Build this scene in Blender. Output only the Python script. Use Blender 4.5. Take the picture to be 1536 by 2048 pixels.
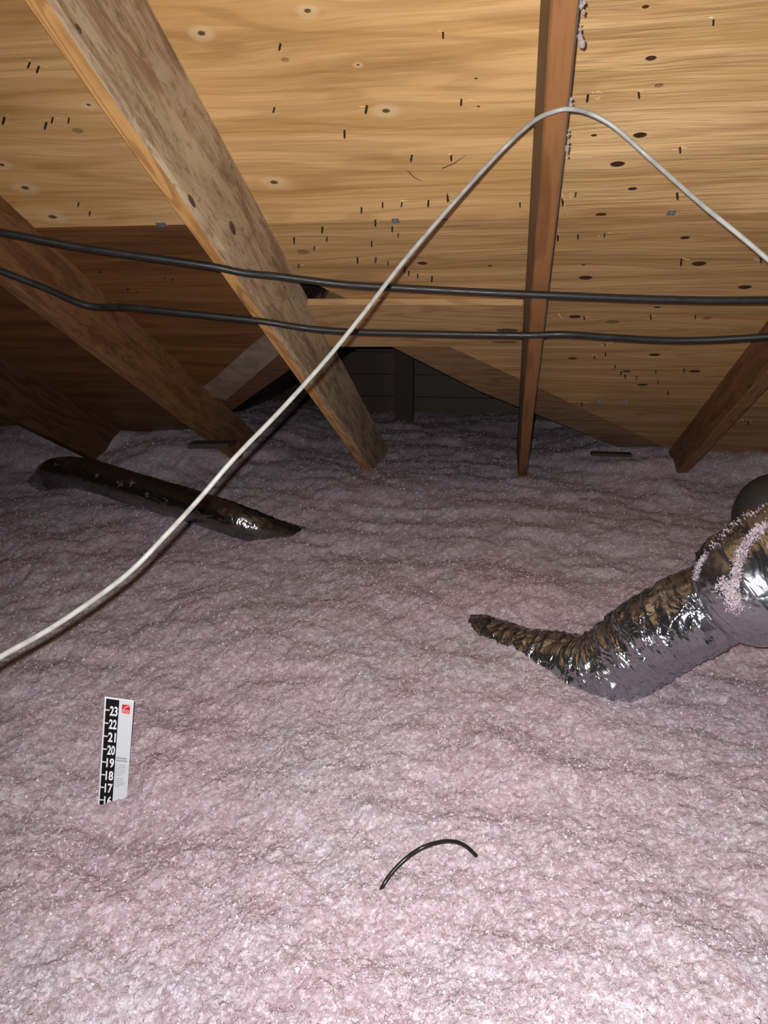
import bpy, math, random
import numpy as np
from mathutils import Vector

for o in list(bpy.data.objects): bpy.data.objects.remove(o)
SC = bpy.context.scene
random.seed(4); RNG = np.random.default_rng(7)

# ------------------------------------------------------------------ camera, light, exposure
CZ = 1.29                                   # camera height over the attic floor
FPX, PITCH, YAW = 1479.0, math.radians(15.2), math.radians(10.2)
cd = bpy.data.cameras.new('camera'); cam = bpy.data.objects.new('camera', cd)
SC.collection.objects.link(cam); SC.camera = cam
cd.sensor_fit = 'VERTICAL'; cd.sensor_height = 36.0; cd.lens = FPX / 2048 * 36.0
cd.clip_start = 0.02; cd.clip_end = 60
cam.location = (0, 0, CZ); cam.rotation_euler = (math.pi/2 - PITCH, 0, YAW)

w = bpy.data.worlds.new('world'); SC.world = w; w.use_nodes = True
w.node_tree.nodes['Background'].inputs[0].default_value = (0.5, 0.5, 0.55, 1)
w.node_tree.nodes['Background'].inputs[1].default_value = 0.004

F_ = Vector((-math.sin(YAW)*math.cos(PITCH), math.cos(YAW)*math.cos(PITCH), -math.sin(PITCH)))
R_ = Vector((math.cos(YAW), math.sin(YAW), 0)); U_ = R_.cross(F_)
ld = bpy.data.lights.new('phone_flash', 'SPOT'); lo = bpy.data.objects.new('phone_flash', ld)
SC.collection.objects.link(lo)
ld.energy = 126; ld.color = (1.0, 0.975, 0.955); ld.shadow_soft_size = 0.004
ld.spot_size = math.radians(150); ld.spot_blend = 1.0
lo.location = Vector((0, 0, CZ)) - R_*0.012 + U_*0.016
_aim = (F_ + R_*0.22 - U_*0.06).normalized()
lo.rotation_euler = _aim.to_track_quat('-Z', 'Y').to_euler()

SC.view_settings.view_transform = 'Standard'; SC.view_settings.look = 'None'
SC.view_settings.gamma = 1; SC.view_settings.use_curve_mapping = False
SC.view_settings.exposure = 0.0

# ------------------------------------------------------------------ measuring helpers (rays from the viewpoint onto real planes)
def ray(x, y): return F_ + R_*((x-768)/FPX) - U_*((y-1024)/FPX)
def on_slope(x, y, z0):                     # point on the plane z = CZ + z0 - Y/2
    d = ray(x, y); t = z0/(d.z + 0.5*d.y); return Vector((d.x*t, d.y*t, CZ + d.z*t))
def at_depth(x, y, zc):
    d = ray(x, y)*zc; return Vector((d.x, d.y, CZ+d.z))
ZD = 1.126                                  # deck plane constant
NRM = Vector((0, -0.4472, -0.8944))         # deck normal, into the room
def deck_pt(X, Y, off=0.0): return Vector((X, Y, CZ+ZD-0.5*Y)) + NRM*off
def deck_px(x, y, off=0.0): return on_slope(x, y, ZD) + NRM*off

# ------------------------------------------------------------------ object helpers
def link(o): SC.collection.objects.link(o); return o
def tag(o, label=None, cat=None, group=None, kind=None):
    if label: o['label'] = label
    if cat: o['category'] = cat
    if group: o['group'] = group
    if kind: o['kind'] = kind
    return o
def empty(name, loc=(0, 0, 0)):
    o = bpy.data.objects.new(name, None); o.location = loc; o.empty_display_size = .1; return link(o)
def obj(name, verts, faces, mats, parent=None, smooth=False, mi=None, at=None):
    me = bpy.data.meshes.new(name)
    org = Vector(at) if at is not None else (world_of(parent) if parent else Vector((0, 0, 0)))
    me.from_pydata([tuple(Vector(v)-org) for v in verts], [], faces); me.update()
    for m in (mats if isinstance(mats, (list, tuple)) else [mats]): me.materials.append(m)
    if smooth: me.polygons.foreach_set('use_smooth', [True]*len(me.polygons))
    if mi: me.polygons.foreach_set('material_index', mi)
    o = bpy.data.objects.new(name, me)
    if parent:
        o.parent = parent; o.location = org - world_of(parent)
    else: o.location = org
    return link(o)
def world_of(o):
    v = Vector(o.location)
    while o.parent: o = o.parent; v += Vector(o.location)
    return v
def prism(poly, ext):                       # closed polygon extruded by vector
    n = len(poly); v = [Vector(p) for p in poly] + [Vector(p)+Vector(ext) for p in poly]
    f = [tuple(range(n))[::-1], tuple(range(n, 2*n))] + [(i, (i+1) % n, n+(i+1) % n, n+i) for i in range(n)]
    return v, f
def box_frame(c, a, b, d):                  # centre and three half axes
    v = [c+a*i+b*j+d*k for i in (-1, 1) for j in (-1, 1) for k in (-1, 1)]
    return v, [(0, 1, 3, 2), (4, 6, 7, 5), (0, 4, 5, 1), (2, 3, 7, 6), (0, 2, 6, 4), (1, 5, 7, 3)]
def catmull(P, n):
    out = []
    P = [P[0]*2-P[1]] + P + [P[-1]*2-P[-2]]
    for i in range(1, len(P)-2):
        for k in range(n):
            t = k/n; a, b, c, d = P[i-1], P[i], P[i+1], P[i+2]
            out.append(0.5*((b*2)+(c-a)*t+(a*2-b*5+c*4-d)*t*t+(b*3-a-c*3+d)*t*t*t))
    out.append(P[-2]); return out
def tube_np(path, rad, nseg, rfun=None, cap=True):
    pts = [Vector(p) for p in path]; N = len(pts); V = []; Fc = []
    t0 = (pts[1]-pts[0]).normalized(); up = Vector((0, 0, 1)); nx = t0.cross(up).normalized()
    for i, p in enumerate(pts):
        t = (pts[min(i+1, N-1)]-pts[max(i-1, 0)]).normalized()
        nx = (nx - t*nx.dot(t)).normalized(); ny = t.cross(nx)
        r = rad[i] if hasattr(rad, '__len__') else rad
        for k in range(nseg):
            a = 2*math.pi*k/nseg
            rr = r*(rfun(i, a) if rfun else 1)
            V.append(p + (nx*math.cos(a)+ny*math.sin(a))*rr)
    for i in range(N-1):
        for k in range(nseg):
            k2 = (k+1) % nseg; Fc.append((i*nseg+k, i*nseg+k2, (i+1)*nseg+k2, (i+1)*nseg+k))
    if cap: Fc += [tuple(range(nseg))[::-1], tuple(range((N-1)*nseg, N*nseg))]
    return V, Fc

# ------------------------------------------------------------------ numpy noise
def _h(ix, iy, s=0):
    n = (ix.astype(np.int64)*374761393 + iy.astype(np.int64)*668265263 + s*1442695041) & 0xffffffff
    n = ((n ^ (n >> 13))*1274126177) & 0xffffffff
    n = ((n ^ (n >> 16))*2246822519) & 0xffffffff
    return ((n ^ (n >> 15)) & 0xffffff)/float(0xffffff)
def vnoise(x, y, s=0):
    ix = np.floor(x); iy = np.floor(y); fx = x-ix; fy = y-iy
    fx = fx*fx*(3-2*fx); fy = fy*fy*(3-2*fy)
    return (_h(ix, iy, s)*(1-fx)+_h(ix+1, iy, s)*fx)*(1-fy)+(_h(ix, iy+1, s)*(1-fx)+_h(ix+1, iy+1, s)*fx)*fy
def fbm(x, y, s=0, o=4):
    a = 0; g = 1; t = 0
    for k in range(o): a = a+g*vnoise(x*2**k+k*17.3, y*2**k-k*9.1, s+k); t += g; g *= .5
    return a/t
def worley(x, y, s=0):
    ix = np.floor(x); iy = np.floor(y); d = np.full(x.shape, 9.0)
    for i in (-1, 0, 1):
        for j in (-1, 0, 1):
            cx = ix+i; cy = iy+j
            d = np.minimum(d, (cx+_h(cx, cy, s)-x)**2+(cy+_h(cx, cy, s+5)-y)**2)
    return np.sqrt(d)

# ------------------------------------------------------------------ materials
class NT:
    def __init__(s, name):
        s.m = bpy.data.materials.new(name); s.m.use_nodes = True; s.t = s.m.node_tree
        s.b = s.t.nodes['Principled BSDF']
    def n(s, typ, **k):
        nd = s.t.nodes.new(typ)
        for a, v in k.items(): setattr(nd, a, v)
        return nd
    def L(s, a, b): s.t.links.new(a, b)
    def put(s, sock, v):
        if isinstance(v, bpy.types.NodeSocket): s.L(v, sock)
        else: sock.default_value = v
    def math(s, op, a, b=0.0, c=0.0, clamp=False):
        nd = s.n('ShaderNodeMath', operation=op, use_clamp=clamp)
        s.put(nd.inputs[0], a); s.put(nd.inputs[1], b); s.put(nd.inputs[2], c); return nd.outputs[0]
    def mixc(s, f, a, b, mode='MIX'):
        nd = s.n('ShaderNodeMix', data_type='RGBA', blend_type=mode)
        s.put(nd.inputs['Factor'], f)
        for k, v in ((6, a), (7, b)):
            s.put(nd.inputs[k], v if isinstance(v, bpy.types.NodeSocket) else (*v, 1))
        return nd.outputs[2]
    def coords(s): return s.n('ShaderNodeTexCoord').outputs['Object']
    def sep(s, v):
        nd = s.n('ShaderNodeSeparateXYZ'); s.L(v, nd.inputs[0]); return nd.outputs
    def comb(s, x, y, z=0.0):
        nd = s.n('ShaderNodeCombineXYZ')
        s.put(nd.inputs[0], x); s.put(nd.inputs[1], y); s.put(nd.inputs[2], z); return nd.outputs[0]
    def noise(s, v, scale=1.0, detail=3.0, rough=.5, dist=0.0):
        nd = s.n('ShaderNodeTexNoise'); s.L(v, nd.inputs['Vector'])
        nd.inputs['Scale'].default_value = scale; nd.inputs['Detail'].default_value = detail
        nd.inputs['Roughness'].default_value = rough; nd.inputs['Distortion'].default_value = dist
        return nd.outputs['Fac']
    def smooth(s, v, a, b, lo=0.0, hi=1.0):
        nd = s.n('ShaderNodeMapRange', interpolation_type='SMOOTHSTEP')
        s.put(nd.inputs[0], v)
        for i, q in enumerate((a, b, lo, hi)): s.put(nd.inputs[i+1], q)
        return nd.outputs[0]
    def bump(s, h, strength=.3, dist=.01):
        nd = s.n('ShaderNodeBump'); s.put(nd.inputs['Height'], h)
        nd.inputs['Strength'].default_value = strength; nd.inputs['Distance'].default_value = dist
        s.L(nd.outputs[0], s.b.inputs['Normal'])
    def fin(s, col, rough=.6, metal=0.0, spec=.4):
        s.put(s.b.inputs['Base Color'], col if isinstance(col, bpy.types.NodeSocket) else (*col, 1))
        s.put(s.b.inputs['Roughness'], rough); s.b.inputs['Metallic'].default_value = metal
        s.b.inputs['Specular IOR Level'].default_value = spec; return s.m
def plain(name, c, rough=.5, metal=0.0, spec=.5): return NT(name).fin(c, rough, metal, spec)

def plywood(name, light, mid, dark, knots=(), seed=0.0, lines=1.0, relief=.35):
    m = NT(name); x, y, z = m.sep(m.coords())
    y = m.math('MULTIPLY', y, 1.118)
    km = 0.0; halo = 0.0; yy = y; relf = 0.0
    for (kx, ky, rx, kind) in [(k[0], k[1], k[2]*(.8 if k[3] == 2 else 1), k[3]) for k in knots]:          # kind: 1 = dark knot, 2 = small core in a pale halo, 3 = faint
        ry = rx*(.62 if kind == 1 else .7)
        dx = m.math('MULTIPLY_ADD', x, 1/rx, -kx/rx); dy = m.math('MULTIPLY_ADD', y, 1/ry, -ky*1.118/ry)
        q = m.math('ADD', m.math('MULTIPLY', dx, dx), m.math('MULTIPLY', dy, dy))
        q3 = m.math('ADD', m.math('MULTIPLY', m.math('MULTIPLY', dx, dx), .35), m.math('MULTIPLY', dy, dy))
        fall = m.math('DIVIDE', 1.0, m.math('MULTIPLY_ADD', q3, .12, 1.0))
        yy = m.math('ADD', yy, m.math('MULTIPLY', m.math('MULTIPLY', dy, fall), -ry*.75))
        core = m.smooth(q, 1.25, .55, 0, {1: 1.0, 2: 1.0, 3: .45}[kind])
        if kind == 2: core = m.smooth(q, .30, .08, 0, .9)
        km = m.math('MAXIMUM', km, core) if not isinstance(km, float) else core
        hl = m.smooth(q, 5.0 if kind == 1 else 3.6, .6, 0, .35 if kind == 1 else .42)
        if kind == 2: halo = m.math('MAXIMUM', halo, hl) if not isinstance(halo, float) else hl
        relf = m.math('ADD', relf, fall) if not isinstance(relf, float) else fall
    wv = m.comb(m.math('MULTIPLY', x, 1.1), m.math('MULTIPLY', yy, 3.2), seed)
    wob = m.noise(wv, 1.0, 2, .5, .3)
    lay = m.comb(m.math('MULTIPLY', x, .8), m.math('MULTIPLY_ADD', wob, 1.2, m.math('MULTIPLY', yy, 15.0)), seed+3)
    band = m.noise(lay, 1.0, 4, .55, .35)
    fine = m.noise(m.comb(m.math('MULTIPLY', x, 5.0), m.math('MULTIPLY_ADD', wob, 8.0, m.math('MULTIPLY', yy, 130.0)), seed), 1.0, 3, .6)
    cont = m.noise(m.comb(m.math('MULTIPLY', x, .42), m.math('MULTIPLY', yy, 5.5), seed+9), 1.0, 2.0, .4, .1)
    ln = m.math('SINE', m.math('MULTIPLY', cont, 110.0))
    lnm = m.smooth(ln, .2, 1.0, 0, .30*lines)
    patch = m.noise(m.comb(m.math('MULTIPLY', x, 1.6), m.math('MULTIPLY', y, 7.0), seed+20), 1.0, 4, .6)
    c = m.mixc(m.smooth(band, .36, .62), mid, light)
    c = m.mixc(m.smooth(patch, .50, .74, 0, .5), c, dark)
    c = m.mixc(lnm, c, dark)
    c = m.mixc(m.smooth(fine, .5, .75, 0, .38), c, dark)
    c = m.mixc(m.smooth(fine, .42, .3, 0, .3), c, tuple(min(1, v*1.25) for v in light))
    if not isinstance(halo, float): c = m.mixc(halo, c, (.78, .60, .36))
    if not isinstance(km, float):
        kn = m.noise(m.coords(), 260, 2)
        c = m.mixc(km, c, m.mixc(kn, (.018, .010, .006), (.10, .045, .02)))
    h = m.math('ADD', m.math('MULTIPLY', band, .8), m.math('ADD', m.math('MULTIPLY', fine, .18), m.math('MULTIPLY', cont, .9)))
    if not isinstance(relf, float): h = m.math('ADD', h, m.math('MULTIPLY', relf, -.12))
    if not isinstance(km, float): h = m.math('SUBTRACT', h, m.math('MULTIPLY', km, .35))
    m.bump(h, relief, .012)
    return m.fin(c, .52, 0, .35)

def timber(name, base, dark, slope=True, mott=None, seed=0.0, loops=60., knots=()):
    """grain runs along the slope (Y,Z) when slope, else along X"""
    m = NT(name); x, y, z = m.sep(m.coords())
    if slope:
        L = m.math('SUBTRACT', m.math('MULTIPLY', y, .894), m.math('MULTIPLY', z, .447))
        W = m.math('ADD', m.math('MULTIPLY', y, .447), m.math('MULTIPLY', z, .894)); T = x
    else: L, W, T = x, z, y
    W2 = m.math('ADD', W, T)
    v = m.comb(m.math('MULTIPLY', L, 1.6), m.math('MULTIPLY', W, 11.0), m.math('MULTIPLY_ADD', T, 14.0, seed))
    n1 = m.noise(v, 1.0, 2, .45, .3)
    ln = m.smooth(m.math('SINE', m.math('MULTIPLY', n1, loops)), .1, 1.0, 0, .65)
    fine = m.noise(m.comb(m.math('MULTIPLY', L, 7.0), m.math('MULTIPLY', W2, 170.0), seed), 1.0, 3, .6)
    pt = m.noise(m.comb(m.math('MULTIPLY', L, 3.0), m.math('MULTIPLY', W2, 9.0), seed+4), 1.0, 3, .6)
    c = m.mixc(ln, base, dark)
    c = m.mixc(m.smooth(fine, .45, .75, 0, .45), c, dark)
    c = m.mixc(m.smooth(pt, .5, .75, 0, .45), c, tuple(v*.55 for v in dark))
    h = m.math('ADD', m.math('MULTIPLY', n1, .5), m.math('MULTIPLY', fine, .25))
    if mott:
        a, b = mott
        q = m.noise(m.comb(m.math('MULTIPLY', L, 5.0), m.math('MULTIPLY', W2, 26.0), seed+8), 1.0, 7, .74, .5)
        q2 = m.noise(m.comb(m.math('MULTIPLY', L, 22.0), m.math('MULTIPLY', W2, 70.0), seed+2), 1.0, 4, .65, .5)
        cm = m.mixc(m.smooth(q, .42, .60), a, b)
        lg = m.noise(m.comb(m.math('MULTIPLY', L, 2.2), m.math('MULTIPLY', W2, 7.0), seed+31), 1.0, 3, .5)
        cm = m.mixc(m.smooth(lg, .5, .66, 0, .6), cm, tuple(v*1.25 for v in a))
        cm = m.mixc(m.smooth(q2, .52, .66, 0, .6), cm, tuple(v*.5 for v in b))
        c = m.mixc(.88, c, cm)
        h = m.math('ADD', h, m.math('MULTIPLY', q2, .7))
    for (kl, kw, r, ax) in knots:
        dl = m.math('MULTIPLY_ADD', L, 1/(r*2.0), -kl/(r*2.0)); dw = m.math('MULTIPLY_ADD', W if ax == 'W' else T, 1/r, -kw/r)
        qq = m.math('ADD', m.math('MULTIPLY', dl, dl), m.math('MULTIPLY', dw, dw))
        c = m.mixc(m.smooth(qq, 1.7, .9, 0, .7), c, (.28, .20, .12))
        c = m.mixc(m.smooth(qq, 1.0, .7), c, (.05, .028, .016))
    m.bump(h, .35, .004)
    return m.fin(c, .6, 0, .3)

def foil(name, crease=1.0, ca=(.46, .48, .52), cb=(.33, .325, .33)):
    m = NT(name); co = m.coords()
    def vor(sc, feat):
        nd = m.n('ShaderNodeTexVoronoi', feature=feat); m.L(co, nd.inputs['Vector']); nd.inputs['Scale'].default_value = sc
        return nd.outputs['Distance']
    at = m.n('ShaderNodeAttribute'); at.attribute_name = 'wrap'
    l, cx_, cy_ = m.sep(at.outputs['Vector'])
    def rdg(q): return m.math('ABSOLUTE', m.math('MULTIPLY_ADD', q, 2.0, -1.0))
    w1 = m.noise(m.comb(m.math('MULTIPLY', l, 30), m.math('MULTIPLY', cx_, 1.3), m.math('MULTIPLY', cy_, 1.3)), 1.0, 2, .5, 1.0)
    w2 = m.noise(m.comb(m.math('MULTIPLY', l, 75), m.math('MULTIPLY', cx_, 2.6), m.math('MULTIPLY', cy_, 2.6)), 1.0, 2, .5, .6)
    n1 = m.noise(co, 15, 1, .4, 1.0)
    h = m.math('ADD', m.math('MULTIPLY', rdg(w1), 1.0), m.math('ADD', m.math('MULTIPLY', rdg(w2), .35), m.math('MULTIPLY', rdg(n1), .7)))
    m.bump(h, .45*crease, .014)
    rg = m.smooth(m.noise(co, 14, 3), .35, .7, .13, .26)
    c = m.mixc(m.smooth(m.noise(co, 60, 4, .7), .58, .78, 0, .6), ca, cb)
    return m.fin(c, rg, .96)

INS_A, INS_B, INS_W, INS_P = (.42, .335, .380), (.47, .385, .432), (.68, .60, .66), (.35, .235, .28)
M = {}
def build_materials():
    M['nail'] = plain('nail_steel', (.035, .03, .028), .5, .6)
    M['splinter'] = plain('splinter_wood', (.80, .62, .36), .7)
    M['clip'] = plain('galvanised_steel', (.26, .27, .30), .5, .6)
    M['fluff'] = plain('dusty_fluff', (.27, .235, .23), 1, 0, .1)
    m = NT('cable_jacket_black'); n = m.noise(m.coords(), 40, 3)
    M['black'] = m.fin(m.mixc(n, (.008, .008, .0085), (.018, .018, .018)), m.smooth(n, .3, .7, .38, .55), 0, .38)
    m = NT('cable_jacket_white'); n = m.noise(m.coords(), 55, 4)
    M['white_cable'] = m.fin(m.mixc(m.smooth(n, .4, .7), (.27, .265, .25), (.20, .195, .185)), .42, 0, .5)
    M['copper'] = plain('bare_wire', (.75, .72, .70), .3, 1)
    M['foil'] = foil('crumpled_foil', 1.0); M['foil2'] = foil('smooth_foil', .55); M['foil3'] = foil('dark_reflection_foil', .5, (.26, .25, .24), (.16, .14, .13)); M['darkduct'] = plain('dark_reflection_duct', (.055, .042, .034), .65)  # left and rear ducts: dark attic reflection put into the base colour
    M['white'] = plain('ruler_card', (.60, .64, .67), .5, 0, .35)
    M['edge'] = plain('ruler_white_ink', (.74, .75, .77), .5, 0, .3)
    M['ink'] = plain('ruler_black_ink', (.006, .006, .008), .45, 0, .2)
    M['red'] = plain('ruler_red_ink', (.55, .02, .035), .5, 0, .3)
    M['pale_red'] = plain('ruler_pale_ink', (.85, .55, .56), .5, 0, .3)
    M['text'] = plain('ruler_grey_ink', (.08, .09, .10), .6)
    M['smalltext'] = plain('ruler_pale_grey_ink', (.34, .38, .44), .6)
    for k, tint in (('ins', True),):
        m = NT('pink_glass_wool')
        at = m.n('ShaderNodeAttribute'); at.attribute_name = 'tint'
        co = m.coords(); n1 = m.noise(co, 9, 3); n3 = m.noise(co, 420, 2, .6)
        def cells(sc, dist):
            nv_ = m.n('ShaderNodeTexNoise'); m.L(co, nv_.inputs['Vector']); nv_.inputs['Scale'].default_value = sc*1.1; nv_.inputs['Detail'].default_value = 2
            mx = m.n('ShaderNodeVectorMath', operation='MULTIPLY_ADD'); m.L(nv_.outputs['Color'], mx.inputs[0]); mx.inputs[1].default_value = (dist,)*3; m.L(co, mx.inputs[2])
            vr_ = m.n('ShaderNodeTexVoronoi', feature='F1'); m.L(mx.outputs[0], vr_.inputs['Vector']); vr_.inputs['Scale'].default_value = sc
            return m.sep(vr_.outputs['Color'])[0], m.sep(vr_.outputs['Color'])[1], vr_.outputs['Distance']
        a1, b1, d1 = cells(115, .010); a2, b2, d2 = cells(230, .005)
        c = m.mixc(m.smooth(n1, .35, .65), INS_A, INS_B)
        c = m.mixc(m.smooth(a1, .60, .80, 0, .55), c, INS_W)
        c = m.mixc(m.smooth(a2, .66, .82, 0, .60), c, INS_W)
        c = m.mixc(m.smooth(b1, .45, .1, 0, .45), c, INS_P)
        c = m.mixc(m.smooth(b2, .4, .1, 0, .5), c, INS_P)
        c = m.mixc(1.0, c, at.outputs['Color'], 'MULTIPLY')
        n4 = m.noise(co, 150, 2, .6)
        m.bump(m.math('ADD', n4, m.math('MULTIPLY', n3, .4)), .45, .006)
        M['ins'] = m.fin(c, .95, 0, .12)
    M['ductboard'] = plain('floor_gypsum', (.5, .48, .45), .9)
build_materials()

# ------------------------------------------------------------------ setting: floor and roof deck
v, f = prism([(-4.2, -5.8, -.02), (4.2, -5.8, -.02), (4.2, 5.6, -.02), (-4.2, 5.6, -.02)], (0, 0, .02))
tag(obj('floor', v, f, M['ductboard'], at=(0, 0, 0)), kind='structure')

ceiling = tag(empty('ceiling'), kind='structure')
GOLD = ((.74, .46, .20), (.56, .325, .12), (.31, .15, .045))
PALE = ((.80, .53, .26), (.58, .355, .15), (.33, .17, .06))
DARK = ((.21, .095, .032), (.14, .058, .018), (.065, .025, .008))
def kpx(lst):
    out = []
    for (x, y, wpx, kind) in lst:
        p = deck_px(x, y); zc = (p-Vector((0, 0, CZ))).dot(F_); out.append((p.x, p.y, wpx*.5*zc/FPX, kind))
    return out
k_up_left = kpx([(403, 67, 46, 2), (177, 210, 26, 2), (50, 376, 46, 2), (105, 434, 50, 2), (548, 365, 46, 2), (3, 330, 36, 2),
                 (716, 130, 18, 2), (615, 22, 40, 2), (772, 222, 46, 2), (155, 262, 24, 3), (570, 120, 18, 3), (957, 213, 7, 1), (952, 157, 7, 1)])
k_up_right = kpx([(1302, 117, 20, 1), (1280, 271, 26, 1), (1235, 329, 28, 1), (1265, 378, 17, 1), (1202, 430, 20, 1),
                  (1291, 14, 13, 1), (1188, 271, 11, 1), (1318, 172, 16, 3)])
k_low = kpx([(1370, 476, 18, 1), (1398, 528, 28, 1), (1490, 575, 26, 1), (1171, 556, 26, 1), (845, 527, 20, 1),
             (606, 505, 26, 3), (1150, 634, 24, 1), (1225, 645, 26, 3), (1315, 615, 12, 1), (1145, 717, 18, 1), (1309, 710, 22, 1),
             (1254, 743, 16, 1), (1285, 770, 20, 1), (1390, 743, 22, 1), (1167, 530, 8, 1), (980, 532, 9, 1), (1415, 637, 18, 3)])
k_bot = kpx([(1352, 791, 20, 1), (1312, 803, 22, 3), (1450, 860, 16, 3), (1280, 828, 14, 3)])
P_UL = plywood('plywood_golden', *GOLD, knots=k_up_left, seed=1.0)
P_UR = plywood('plywood_knotty', *PALE, knots=k_up_right, seed=7.7, relief=1.0)
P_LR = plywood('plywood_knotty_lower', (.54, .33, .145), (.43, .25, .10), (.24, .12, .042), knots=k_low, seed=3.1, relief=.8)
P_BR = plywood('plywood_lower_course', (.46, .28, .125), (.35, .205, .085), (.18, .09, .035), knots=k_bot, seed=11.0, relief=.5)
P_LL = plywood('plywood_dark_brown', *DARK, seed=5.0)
DK2 = plain('near_black_wood', (.035, .024, .018), .8)  # near-black wood; puts the gap's darkness into the stud colour
P_X = plywood('plywood_plain', (.30, .19, .09), (.22, .13, .06), (.12, .06, .025), seed=15.0)
P_BK = plywood('plywood_shaded', (.05, .028, .014), (.03, .017, .008), (.012, .007, .004), seed=21.0)  # darkness of the space beyond the opening put into the wood tones

apex = deck_px(598, 553); vr = deck_px(1310, 885); v1 = deck_px(560, 690); vl = deck_px(410, 820)
def xr(Y): return apex.x + (vr.x-apex.x)*(Y-apex.y)/(vr.y-apex.y)
def xl(Y): return v1.x + (vl.x-v1.x)*(Y-v1.y)/(vl.y-v1.y)
def yr(X): return apex.y + (X-apex.x)*(vr.y-apex.y)/(vr.x-apex.x)
def yl(X): return v1.y + (X-v1.x)*(vl.y-v1.y)/(vl.x-v1.x)
XS = -.645                                   # vertical joint hidden behind the big rafter
S1, S2, YE = 1.84, 2.92, 4.0
def panel(poly, mat, label=None, off=0.0):
    v, f = prism([deck_pt(X, Y, off) for X, Y in poly], NRM*-.012)
    o = obj('plywood_panel', v, f, mat, ceiling)
    if label: o['label'] = label
    return o
g = .0018
T1 = panel([(-4.2, -1), (.2, -1), (.2, .75-g), (-4.2, .75-g)], P_X)
T2 = panel([(.2+g, -1), (4.2, -1), (4.2, .75-g), (.2+g, .75-g)], P_X)
U0 = panel([(-4.2, .75), (-2.9-g, .75), (-2.9-g, S1-g), (-4.2, S1-g)], P_X)
U1 = panel([(-2.9, .75), (.03-g, .75), (.03-g, S1-g), (-2.9, S1-g)], P_UL, 'golden plywood sheathing panel with pale-ringed knots')
U2 = panel([(.03, .75), (2.47, .75), (2.47, S1-g), (.03, S1-g)], P_UR, 'pale plywood sheathing panel with dark knots')
U3 = panel([(2.475, .75), (4.2, .75), (4.2, S1-g), (2.475, S1-g)], P_X)
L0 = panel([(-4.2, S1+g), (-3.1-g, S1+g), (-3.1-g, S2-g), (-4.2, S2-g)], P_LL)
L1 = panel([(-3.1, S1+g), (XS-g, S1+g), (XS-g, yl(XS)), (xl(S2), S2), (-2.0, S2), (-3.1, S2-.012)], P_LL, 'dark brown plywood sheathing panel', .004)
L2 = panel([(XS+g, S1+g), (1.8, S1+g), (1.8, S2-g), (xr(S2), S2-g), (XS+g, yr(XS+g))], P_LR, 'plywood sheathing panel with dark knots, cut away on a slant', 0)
L3 = panel([(1.8+g, S1+g), (4.2, S1+g), (4.2, S2-g), (1.8+g, S2-g)], P_X)
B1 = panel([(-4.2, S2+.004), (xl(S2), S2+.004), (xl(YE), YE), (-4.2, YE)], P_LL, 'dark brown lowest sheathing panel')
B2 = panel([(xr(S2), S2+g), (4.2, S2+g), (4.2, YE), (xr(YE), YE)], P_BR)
# far slope, ridge and gable walls
ridge_z = CZ+ZD+.5
o = obj('plywood_panel', *prism([(-4.2, -1, ridge_z), (4.2, -1, ridge_z), (4.2, -5.8, ridge_z-2.4), (-4.2, -5.8, ridge_z-2.4)], (0, 0, .012)), P_X, ceiling)
for sx, nm in ((-4.2, 'wall_left'), (4.2, 'wall_right')):
    v, f = prism([(sx, -5.8, 0), (sx, 5.6, 0), (sx, 4.0, CZ+ZD-2.0), (sx, -1, ridge_z)], (.02*(1 if sx > 0 else -1), 0, 0))
    tag(obj(nm, v, f, P_X, at=(0, 0, 0)), kind='structure')

# nails poking through the sheathing
NP = [(561, 93), (78, 138), (549, 220), (689, 266), (734, 217), (9, 240), (93, 250), (106, 240), (138, 241),
      (158, 410), (180, 428), (886, 70), (923, 204), (1176, 195), (1277, 190), (1427, 45), (824, 315), (902, 314), (1360, 300),
      (1152, 390), (895, 397), (804, 410), (857, 406), (765, 410), (723, 420), (1354, 391), (751, 445), (785, 457), (797, 472),
      (645, 459), (654, 479), (629, 498), (743, 488), (715, 520), (752, 520), (776, 528), (810, 540), (818, 546), (835, 553),
      (864, 558), (941, 584), (598, 533), (1116, 475), (1156, 474), (1209, 472), (1363, 523), (1521, 522), (1125, 402),
      (1090, 675), (1130, 676), (1210, 692), (1211, 710), (1189, 715), (1168, 637), (1301, 635), (1391, 635), (1242, 746),
      (1250, 754), (1368, 742), (1312, 745), (1316, 767), (1336, 787), (1273, 757), (1164, 810), (1230, 735), (1496, 847), (1490, 845),
      (107, 490), (200, 545), (256, 578), (330, 557), (346, 560), (275, 584), (588, 480), (1040, 410), (60, 130)]
ncirc = 6; nv = []; nf = []
for r, h in ((.0019, -.001), (.0019, .008), (.0003, .0105)):
    for k in range(ncirc): nv.append((r*math.cos(k*math.tau/ncirc), r*math.sin(k*math.tau/ncirc), h))
for i in range(2):
    for k in range(ncirc): nf.append((i*ncirc+k, i*ncirc+(k+1) % ncirc, (i+1)*ncirc+(k+1) % ncirc, (i+1)*ncirc+k))
nf.append(tuple(range(2*ncirc, 3*ncirc)))
nail_me = bpy.data.meshes.new('nail'); nail_me.from_pydata(nv, [], nf); nail_me.materials.append(M['nail'])
def host(p):
    if p.y < S1: return U1 if p.x < .03 else U2
    if p.y > S2: return B2 if p.x > 0 else B1
    return L1 if p.x < XS else L2
spl = {}
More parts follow.
